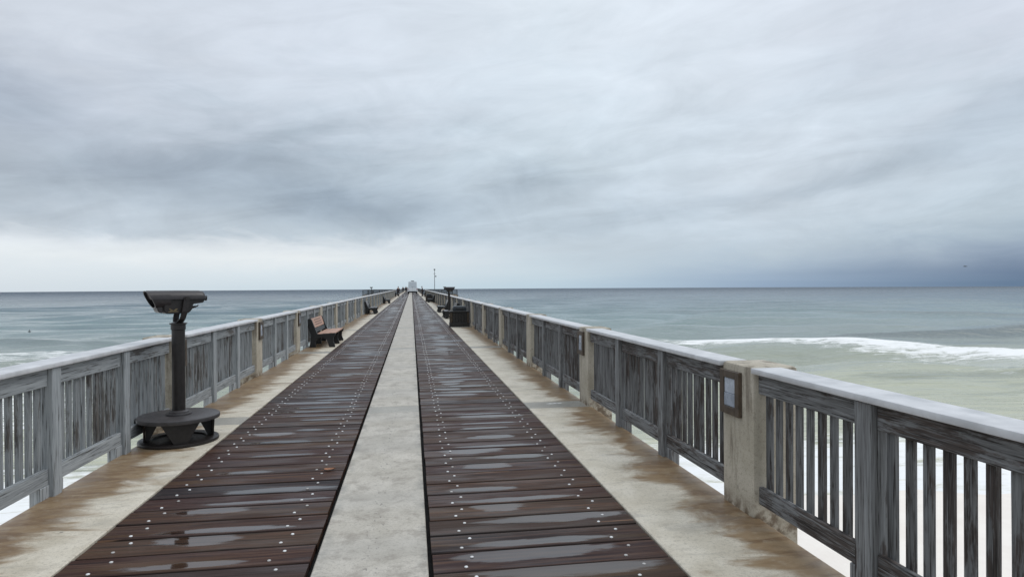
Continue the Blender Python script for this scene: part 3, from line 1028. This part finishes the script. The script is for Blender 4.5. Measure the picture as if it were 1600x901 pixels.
def viewer(loc, rz, label):
    g = 'coin operated viewers on the pier'
    root = empty('coin_viewer', loc, rz, label=label, cat='viewer', group=g)
    obj('base_ring', lathe(bmesh.new(), [(.44, 0), (.445, .012), (.44, .032), (.42, .038), (.30, .038), (.29, .02)], 48), DARKP, root, smooth=True)
    obj('round_step', lathe(bmesh.new(), [(.425, .246), (.452, .249), (.456, .268), (.452, .288), (.44, .294), (.2, .296)], 56), TABLEP, root, smooth=True)
    for i in range(4):
        bm = bmesh.new()
        prism(bm, [(-.205, .25), (.205, .25), (.07, .036), (-.07, .036)], 0, .355, .377)
        prism(bm, [(.354, .25), (.20, .25), (.315, .036), (.354, .036)], 1, -.012, .012)
        lg = obj('leg', bm, DARKP, root)
        lg.rotation_euler = (0, 0, -rz + R(-69 + 90 * i))
    obj('flange', lathe(bmesh.new(), [(.13, .2965), (.132, .306), (.128, .316), (.105, .318), (.103, .332), (.085, .338), (.07, .345)], 36), TABLEP, root, smooth=True)
    obj('pole', lathe(bmesh.new(), [(.068, .33), (.068, 1.25)], 28), DARKP, root, smooth=True)
    obj('collar', lathe(bmesh.new(), [(.069, 1.235), (.076, 1.24), (.076, 1.295), (.09, 1.30), (.09, 1.31), (.074, 1.314), (.05, 1.322), (.03, 1.326)], 28), DARKP, root, smooth=True)
    bm = bmesh.new()
    for sgn in (-1, 1):
        pts = [(.0, 1.318, .0), (.0, 1.325, .055), (-.01, 1.36, .098), (-.03, 1.44, .112), (-.055, 1.60, .112)]
        rings = []
        for i, (xx, zz_, yy) in enumerate(pts):
            wd = .036 if i < 2 else .030
            rings.append([(xx - wd, sgn * (yy - .008), zz_), (xx + wd, sgn * (yy - .008), zz_), (xx + wd, sgn * (yy + .008), zz_), (xx - wd, sgn * (yy + .008), zz_)])
        ring_loft(bm, rings, cap0=True, cap1=True)
        tube(bm, (-.055, sgn * .10, 1.585), (-.055, sgn * .128, 1.585), .022, seg=12)
    bmesh.ops.recalc_face_normals(bm, faces=bm.faces)
    obj('yoke', bm, DARKP, root)
    # hood: a tube with a slanted mouth
    n = 28

    def sect(w_, h_, zc):
        return [(w_ * math.copysign(abs(math.cos(2 * math.pi * i / n)) ** .8, math.cos(2 * math.pi * i / n)), zc + h_ * math.copysign(abs(math.sin(2 * math.pi * i / n)) ** .8, math.sin(2 * math.pi * i / n))) for i in range(n)]
    o_, i_ = sect(.100, .097, 1.574), sect(.089, .086, 1.574)
    bm = bmesh.new()
    mouth = lambda y_, z_: .395 - .60 * (1.671 - z_)
    ring_loft(bm, [[(.12, y_, z_) for y_, z_ in o_], [(mouth(y_, z_), y_, z_) for y_, z_ in o_], [(mouth(y_, z_), y_, z_) for y_, z_ in i_], [(.16, y_, z_) for y_, z_ in i_]], cap0=True, cap1=True)
    bmesh.ops.recalc_face_normals(bm, faces=bm.faces)
    bm.faces.ensure_lookup_table()
    for f in bm.faces:
        if f.normal.dot(Vector((0, f.calc_center_median().y, f.calc_center_median().z - 1.574))) < -1e-5 or (abs(f.normal.x) > .9 and f.calc_center_median().x > .14 and len(f.verts) > 10):
            f.material_index = 1
    hd = obj('hood', bm, [SHELLP, BLACKP], root, smooth=True)
    bm = bmesh.new()
    for sy in (-.04, .04):
        tube(bm, (.155, sy, 1.575), (.185, sy, 1.575), .036, seg=16)
    obj('lens', bm, GLASS, hd)
    # upper shell: arched lid with a lip along the seam
    bm = bmesh.new()
    rings = []
    for xx, k1, k2 in ((.30, .99, 1.0), (.0, 1, 1), (-.25, .98, .97), (-.29, .94, .92), (-.305, .80, .78)):
        arc = [(.101 * k1 * math.cos(a), 1.584 + .090 * k2 * math.sin(a)) for a in np.linspace(0, math.pi, 15)]
        arc = [(.109 * k1, 1.574), (.109 * k1, 1.584)] + arc + [(-.109 * k1, 1.584), (-.109 * k1, 1.574)]
        rings.append([(xx, a, b_) for a, b_ in arc])
    rings = [[(mouth(a, b_) - .03 if i == 0 else xx, a, b_) for xx, a, b_ in r] for i, r in enumerate(rings)]
    ring_loft(bm, rings, cap0=True, cap1=True)
    bmesh.ops.recalc_face_normals(bm, faces=bm.faces)
    obj('lid', bm, SHELLP, root, smooth=True)
    bm = bmesh.new()
    prism(bm, [(.20, 1.573), (-.29, 1.573), (-.285, 1.535), (-.15, 1.52), (-.145, 1.47), (-.105, 1.425), (-.07, 1.418), (.16, 1.418), (.20, 1.44)], 1, -.086, .086)
    bmesh.ops.bevel(bm, geom=list(bm.edges), offset=.008, segments=2, affect='EDGES')
    bd = obj('body', bm, DARKP, root, smooth=True)
    bm = bmesh.new()
    prism(bm, [(.205, 1.50), (.275, 1.50), (.265, 1.452), (.235, 1.428), (.205, 1.428)], 1, -.07, .07)
    bmesh.ops.bevel(bm, geom=list(bm.edges), offset=.008, segments=2, affect='EDGES')
    obj('coin_box', bm, SHELLP, root, smooth=True)
    bm = bmesh.new()
    for sy in (-1, 1):
        for x0, x1, z0, z1 in ((.03, .15, 1.4395, 1.4425), (.05, .13, 1.450, 1.453)):
            a, b_ = sorted((sy * .0862, sy * .0868))
            box(bm, x0, x1, a, b_, z0, z1)
        for sx in (-1, 1):                       # small winged emblem
            pts = [(.09 + sx * .008, 1.458), (.09 + sx * .05, 1.474), (.09 + sx * .045, 1.468), (.09 + sx * .02, 1.458)]
            prism(bm, pts if sx > 0 else pts[::-1], 1, *sorted((sy * .0862, sy * .0868)))
    obj('gold_emblem', bm, GOLD, bd)
    bm = bmesh.new()
    tube(bm, (-.13, 0, 1.475), (-.235, 0, 1.492), .022, .006, seg=8)
    tube(bm, (-.235, 0, 1.492), (-.25, 0, 1.508), .006, .005, seg=6)
    obj('handle', bm, DARKP, root)
    bm = bmesh.new()
    for sy in (-.035, .035):
        tube(bm, (-.30, sy, 1.585), (-.335, sy, 1.583), .026, .03, seg=14)
    obj('eyepiece', bm, BLACKP, root, smooth=True)
    for ch in root.children:
        kd_ = ch.name.split('.')[0]
        if kd_ in ('hood', 'lid', 'body', 'coin_box', 'handle', 'eyepiece'):
            ch.scale = (.87, .97, 1)
        elif kd_ in ('base_ring', 'round_step', 'leg'):
            ch.scale = (.92, .92, 1)
    return root


viewer((-2.57, 7.62, 0), R(180 + 38), 'dark brown coin operated viewer on round step beside left railing')
viewer((2.10, 36.4, 0), R(-14), 'dark coin viewer standing past the near bin by the right railing')
# platform viewers (seen only as small silhouettes)
for xx, lb in ((-8.1, 'small coin viewer on the left wing of the far platform'), (6.8, 'small coin viewer on the right wing of the far platform')):
    viewer((xx, 134., 0), R(180) if xx < 0 else 0, lb)

# ------------------------------------------------------------------ benches
def bench(loc, rz, label):
    root = empty('park_bench', loc, rz, label=label, cat='bench', group='memorial benches along the railings')
    out = [(-.03, 0), (.15, 0), (.155, .04), (.14, .12), (.17, .22), (.26, .27), (.36, .27), (.45, .22), (.50, .10), (.505, .04), (.53, 0), (.68, 0), (.675, .05), (.635, .16),
           (.64, .27), (.665, .335), (.66, .36), (.17, .335), (.10, .42), (-.015, .77), (-.10, .75), (-.09, .70), (.02, .36), (.015, .20), (.0, .08)]
    mid_ = list(out)
    out = out[:15] + [(.69, .335), (.685, .395), (.20, .37), (.165, .45), (.03, .80), (-.03, .81), (-.10, .775), (-.09, .70)] + out[-3:]
    for yy in (-1.11, 0., 1.11):
        bm = prism(bmesh.new(), out if yy else mid_, 1, yy - .048, yy + .048)
        obj('end_frame' if yy else 'middle_frame', bm, BLACKP, root)
    for i, (x0, x1) in enumerate(((.16, .325), (.335, .50), (.51, .675))):
        z_ = .345 + .012 * i
        obj('seat_slat', B(x0, x1, -1.06, 1.06, z_, z_ + .035, bev=.006), SEAT, root)
    # back: wide pale board above, black board below, leaning back
    lean = math.atan2(.115, .35)

    def back(nm, s0, s1, mt, th=.035):
        o = obj(nm, B(.0, th, -1.06, 1.06, s0, s1, bev=.006), mt, root)
        o.location = (.105, 0, .42)
        o.rotation_euler = (0, -lean, 0)
        return o
    bb = back('back_board', .115, .40, SEAT)
    back('lower_back_slat', -.02, .10, BLACKP)
    rb = random.Random(5)
    bm = bmesh.new()
    for row, z_ in enumerate((.335, .265, .195)):
        y_ = -.62
        while y_ < .62:
            ln = rb.uniform(.05, .13)
            box(bm, .0352, .0362, y_, y_ + ln, z_ - .014, z_ + .014)
            y_ += ln + .035
    obj('engraving', bm, INK, bb)
    return root


BN = [((-2.84, 19.9, 0), 0, 'nearest left bench with pinkish slats and black frames'),
      ((-2.86, 41.95, 0), 0, 'second bench along the left railing, dark with a pale seat'),
      ((-2.87, 67.5, 0), 0, 'third small dark bench along the left railing'),
      ((-2.87, 116.5, 0), 0, 'farthest left bench, beside the person in dark clothes'),
      ((2.40, 34.9, 0), math.pi, 'right bench half hidden behind the near dark bin'),
      ((2.40, 43.2, 0), math.pi, 'dark bench just left of the right railing viewer pole'),
      ((2.40, 69.8, 0), math.pi, 'dark right bench in front of the far blue black bin'),
      ((2.40, 113., 0), math.pi, 'farthest right bench near the white van')]
BENCHD = plain('dark_bench_slat', (.035, .022, .017), .3, var=.3)
b0 = None
for loc, rz, lb in BN:
    if b0 is None:
        b0 = bench(loc, rz, lb)
    else:
        o = copy_tree(b0)
        o.location, o.rotation_euler = loc, (0, 0, rz)
        o['label'] = lb
        for ch in o.children:
            if ch.name.startswith(('seat_slat', 'back_board')):
                ch.material_slots[0].link = 'OBJECT'
                ch.material_slots[0].material = BENCHD

# ------------------------------------------------------------------ bins
def trash_bin(loc, label):
    root = empty('trash_bin', loc, 0, label=label, cat='bin', group='dark bins along the right railing')
    obj('plinth', B(-.42, .42, -.33, .33, 0, .16, bev=.012), BINBODY, root)
    for sx in (-1, 1):
        for sy in (-1, 1):
            obj('corner_post', B(*sorted((sx * .40, sx * .31)), *sorted((sy * .31, sy * .22)), .161, .60, bev=.01), BINPOST, root)
    for q in range(5):
        xx = -.31 + .62 * (q + .5) / 5
        for sy in (-1, 1):
            obj('slat', B(xx - .055, xx + .055, *sorted((sy * .285, sy * .26)), .162, .595, bev=.006), BINBODY, root)
    for sx in (-1, 1):
        for q in range(3):
            yy = -.21 + .42 * (q + .5) / 3
            obj('slat', B(*sorted((sx * .375, sx * .35)), yy - .065, yy + .065, .162, .595, bev=.006), BINBODY, root)
    obj('liner', B(-.30, .30, -.25, .25, .163, .59), BLACKP, root)
    obj('top_frame', B(-.415, .415, -.325, .325, .60, .665, bev=.012), BINBODY, root)
    bm = bmesh.new()
    ring_loft(bm, [[(-.29, -.24, .666), (.29, -.24, .666), (.29, .24, .666), (-.29, .24, .666)], [(-.285, -.235, .82), (.285, -.235, .82), (.285, .235, .82), (-.285, .235, .82)], [(-.24, -.19, .87), (.24, -.19, .87), (.24, .19, .87), (-.24, .19, .87)]], cap0=True, cap1=True)
    bmesh.ops.recalc_face_normals(bm, faces=bm.faces)
    bmesh.ops.bevel(bm, geom=list(bm.edges), offset=.02, segments=2, affect='EDGES')
    ld = obj('lid', bm, BINLID, root, smooth=True)
    obj('flap', B(-.17, .17, -.247, -.231, .70, .79, bev=.006), BLACKP, ld)
    return root


tb = trash_bin((2.005, 27.3, 0), 'near dark slatted bin with blue black lid by right railing')
o = copy_tree(tb)
o.location = (1.98, 73.2, 0)
o['label'] = 'far blue black bin behind a dark bench on the right'

# ------------------------------------------------------------------ van
def van(loc):
    root = empty('white_van', loc, 0, label='white high roofed van parked far out on the pier deck', cat='van')
    bm = bmesh.new()
    # rear-view outline, widest at the waist, extruded along the length
    pts = [(-1.22, .42), (1.22, .42), (1.24, .75), (1.20, 1.25), (1.05, 1.45), (1.0, 2.85), (.94, 2.95), (-.94, 2.95), (-1.0, 2.85), (-1.05, 1.45), (-1.20, 1.25), (-1.24, .75)]
    prism(bm, pts, 1, 0, 5.6)
    bmesh.ops.bevel(bm, geom=list(bm.edges), offset=.05, segments=2, affect='EDGES')
    bd = obj('body', bm, WHITEP, root, smooth=True)
    for sx in (-1, 1):
        dr = obj('rear_door', B(*sorted((sx * .012, sx * .90)), -.022, -.002, 1.42, 2.80, bev=.01), GREYPANEL, root)
        obj('door_handle', B(*sorted((sx * .06, sx * .16)), -.05, -.024, 1.55, 1.62, bev=.008), RUBBER, dr)
        obj('lower_panel', B(*sorted((sx * .012, sx * .90)), -.024, -.003, .62, 1.40, bev=.01), WHITEP, root)
        obj('tail_light', B(*sorted((sx * 1.0, sx * 1.12)), -.04, -.003, .85, 1.2, bev=.01), REDLAMP, root)
        obj('mud_flap', B(*sorted((sx * .75, sx * 1.1)), .25, .28, .12, .42), RUBBER, root)
        for yy in (1.1, 4.5):
            bm = bmesh.new()
            tube(bm, (sx * .86, yy, .37), (sx * 1.13, yy, .37), .37, seg=24)
            wh = obj('wheel', bm, RUBBER, root, smooth=True)
            bm = bmesh.new()
            tube(bm, (sx * 1.131, yy, .37), (sx * 1.145, yy, .37), .2, seg=18)
            obj('hub_cap', bm, STEEL, wh)
    obj('bumper', B(-1.15, 1.15, -.12, -.026, .36, .56, bev=.03), RUBBER, root)
    obj('underbody', B(-.8, .8, .1, 5.4, .25, .415), RUBBER, root)
    bm = bmesh.new()
    prism(bm, [(-.42, 2.952), (.42, 2.952), (.34, 3.18), (-.34, 3.18)], 1, .6, 1.5)
    bmesh.ops.bevel(bm, geom=list(bm.edges), offset=.03, segments=2, affect='EDGES')
    obj('roof_vent', bm, STEEL, root, smooth=True)


van((.24, 157., 0))

# ------------------------------------------------------------------ light pole
root = empty('light_pole', (4.75, 134., 0), label='tall slim light pole rising behind the right railing', cat='light pole')
bm = bmesh.new()
tube(bm, (0, 0, -.2), (0, 0, 5.1), .075, .05, seg=12)
obj('pole', bm, STEEL, root, smooth=True)
bm = bmesh.new()
bmesh.ops.create_uvsphere(bm, u_segments=14, v_segments=8, radius=.2, matrix=Matrix.Translation((0, 0, 5.25)) @ Matrix.Diagonal((1, 1, .8, 1)))
obj('lamp_head', bm, STEEL, root, smooth='all')
bm = bmesh.new()
tube(bm, (-.25, 0, 4.35), (.25, 0, 4.35), .03, seg=8)
obj('cross_arm', bm, STEEL, root)
obj('bracket', B(.08, .38, -.05, .05, 3.7, 3.95, bev=.01), STEEL, root)
obj('base_plate', B(-.2, .2, -.2, .2, -.003, .03), STEEL, root)

# ------------------------------------------------------------------ people far away
def skin_mesh(name, pts, edges, mat, parent, root_i=0, sub=1):
    me = bpy.data.meshes.new(name)
    me.from_pydata([p[:3] for p in pts], edges, [])
    o = bpy.data.objects.new(name, me)
    COL.objects.link(o)
    o.parent = parent
    md = o.modifiers.new('skin', 'SKIN')
    md.use_smooth_shade = True
    for i, p in enumerate(pts):
        sv = me.skin_vertices[0].data[i]
        sv.radius = (p[3], p[4] if len(p) > 4 else p[3])
        sv.use_root = i == root_i
    if sub:
        o.modifiers.new('sub', 'SUBSURF').levels = sub
        o.modifiers['sub'].render_levels = sub
    me.materials.append(mat)
    return o


def person(loc, rz, label, lean=0., stride=.12, jk=None, group=None):
    root = empty('person', loc, rz, label=label, cat='person', group=group)
    P, Ed = [], []

    def add(p, par=None):
        P.append(p)
        if par is not None:
            Ed.append((par, len(P) - 1))
        return len(P) - 1
    pel = add((0, 0, .95, .155, .115))
    ab = add((0, lean * .2, 1.12, .14, .105), pel)
    ch = add((0, lean * .5, 1.34, .165, .115), ab)
    nk = add((0, lean * .75, 1.49, .062), ch)
    j1 = add((0, lean * .9 + .01, 1.56, .07, .075), nk)
    hd = add((0, lean + .015, 1.645, .078, .092), j1)
    add((0, lean, 1.71, .062, .075), hd)
    jk_pts = {}
    for s in (-1, 1):
        hp = add((s * .10, 0, .88, .095), pel)
        kn = add((s * .115, s * stride * .6 + .03, .50, .062), hp)
        an = add((s * .12, s * stride, .09, .042), kn)
        add((s * .13, s * stride + .15, .035, .04, .03), an)
        sh = add((s * .185, lean * .55, 1.40, .06), ch)
        eb = add((s * .25, lean * .4 - .03, 1.12, .045), sh)
        wr = add((s * .23, lean * .4 + .10, .90, .030), eb)
        pm = add((s * .225, lean * .4 + .14, .83, .036, .018), wr)
        for f in range(4):
            k1 = add((s * .225 + (f - 1.5) * .017, lean * .4 + .155, .775, .009), pm)
            add((s * .225 + (f - 1.5) * .015, lean * .4 + .165, .745 + .006 * abs(f - 1.2), .008), k1)
        add((s * .19, lean * .4 + .165, .80, .010), pm)
        jk_pts[s] = (sh, eb, wr, hp, kn, an)
    skin_mesh('body', P, Ed, SKIN, root)

    def infl(i, d):
        p = P[i]
        return (p[0], p[1], p[2], p[3] + d, (p[4] if len(p) > 4 else p[3]) + d)
    J = [infl(ab, .025), infl(pel, .022), infl(ch, .02)]
    JE = [(0, 1), (0, 2)]
    for s in (-1, 1):
        sh, eb, wr = jk_pts[s][:3]
        b_ = len(J)
        J += [infl(sh, .018), infl(eb, .018), infl(wr, .016)]
        JE += [(2, b_), (b_, b_ + 1), (b_ + 1, b_ + 2)]
    skin_mesh('jacket', J, JE, jk or JACKET, root)
    T = [infl(pel, .018)]
    TE = []
    for s in (-1, 1):
        hp, kn, an = jk_pts[s][3:]
        b_ = len(T)
        T += [infl(hp, .018), infl(kn, .018), infl(an, .02)]
        TE += [(0, b_), (b_, b_ + 1), (b_ + 1, b_ + 2)]
    skin_mesh('trousers', T, TE, TROUSER, root)
    bm = bmesh.new()
    bmesh.ops.create_uvsphere(bm, u_segments=14, v_segments=9, radius=1, matrix=Matrix.Translation((0, lean - .012, 1.70)) @ Matrix.Diagonal((.098, .115, .085, 1)))
    obj('hair', bm, HAIR, root, smooth='all')
    bm = bmesh.new()
    bmesh.ops.create_cone(bm, cap_ends=True, segments=6, radius1=.016, radius2=.006, depth=.04, matrix=Matrix.Translation((0, lean + .115, 1.63)) @ Matrix.Rotation(R(-70), 4, 'X'))
    obj('nose', bm, SKIN, root)
    return root


FAR = None
person((-2.38, 117.8, 0), R(170), 'person in dark clothes standing beside the far left bench')
person((-2.45, 190., 0), R(20), 'small distant dark figure nearest the left rail beyond the bench', stride=.2)
person((-1.95, 214., 0), R(-40), 'small distant dark figure farther along the left plank lane', stride=.05)
person((-1.55, 216., 0), R(160), 'small distant dark figure beside another near the left lane', stride=.05, jk=plain('slate_jacket', (.05, .06, .075), .8))
person((2.05, 121., 0), R(75), 'person in dark clothes leaning by the right rail near the van', lean=.14)

# ------------------------------------------------------------------ small things
# dry leaf on the left planks
bm = bmesh.new()
n_ = 9
L_, Rr = [], []
mid = []
for i in range(n_):
    u_ = i / (n_ - 1)
    w_ = .026 * math.sin(math.pi * u_ ** .8) * (1 + .25 * (i % 2))
    cz = .006 + .016 * (u_ - .5) ** 2
    x_ = -.05 + .10 * u_
    mid.append(bm.verts.new((x_, 0, cz)))
    L_.append(bm.verts.new((x_ - .008, w_ + .001, cz + .012)))
    Rr.append(bm.verts.new((x_ - .008, -w_ - .001, cz + .008)))
for i in range(n_ - 1):
    bm.faces.new((mid[i], mid[i + 1], L_[i + 1], L_[i]))
    bm.faces.new((Rr[i], Rr[i + 1], mid[i + 1], mid[i]))
tube(bm, (-.085, .004, .005), (-.05, 0, .010), .0022, seg=5)
lf = obj('dry_leaf', bm, LEAFM, smooth='all')
lf.location = (-.76, 6.16, -.007)
lf.rotation_euler = (0, 0, R(12))
tag(lf, 'small curled brown leaf lying on the left planks beside the strip', 'leaf')

# gull in the far right sky
def ray_point(pxx, pyy, dist):
    d = fw + rt2 * ((pxx - 800) / 1000) + up2 * ((450.5 - pyy) / 1000)
    return Vector((0, 0, H)) + d.normalized() * dist


bm = bmesh.new()
for s in (-1, 1):
    st_ = [(0.04 * s, .10, -.09, 0), (.22 * s, .11, -.05, .07), (.42 * s, .05, -.06, .05), (.60 * s, -.06, -.09, -.01)]
    a = [bm.verts.new((p[0], p[1], p[3] + .01)) for p in st_]
    b_ = [bm.verts.new((p[0], p[2], p[3])) for p in st_]
    c_ = [bm.verts.new((p[0], (p[1] + p[2]) / 2, p[3] - .018)) for p in st_]
    for i in range(3):
        bm.faces.new((a[i], a[i + 1], b_[i + 1], b_[i]))
        bm.faces.new((a[i + 1], a[i], c_[i], c_[i + 1]))
        bm.faces.new((b_[i], b_[i + 1], c_[i + 1], c_[i]))
root = empty('seagull', ray_point(1508, 416, 110), R(25), label='small dark gull flying low over the right horizon', cat='bird')
obj('wings', bm, GULLM, root)
bm = bmesh.new()
rings = []
for yy, r_ in ((.24, .012), (.20, .04), (.13, .05), (.02, .075), (-.12, .06), (-.22, .03), (-.3, .04)):
    rings.append([(r_ * math.cos(2 * math.pi * i / 10), yy, r_ * (.9 if yy > -.25 else .15) * math.sin(2 * math.pi * i / 10)) for i in range(10)])
ring_loft(bm, rings, cap0=True, cap1=True)
bmesh.ops.recalc_face_normals(bm, faces=bm.faces)
obj('body', bm, GULLM, root, smooth='all')

# dark float on the water, left
d_ = fw + rt2 * ((46 - 800) / 1000) + up2 * ((450.5 - 519) / 1000)
tt = (SEA_Z + .1 - H) / d_.z
pf = Vector((0, 0, H)) + d_ * tt
root = empty('marker_float', pf, label='tiny dark float on the water left of the pier', cat='float')
obj('hull', lathe(bmesh.new(), [(.12, -.25), (.34, -.1), (.36, .12), (.22, .28), (.1, .32)], 14), RUBBER, root, smooth='all')
bm = bmesh.new()
tube(bm, (0, 0, .3), (.04, 0, .75), .05, .03, seg=8)
obj('mast', bm, RUBBER, root)
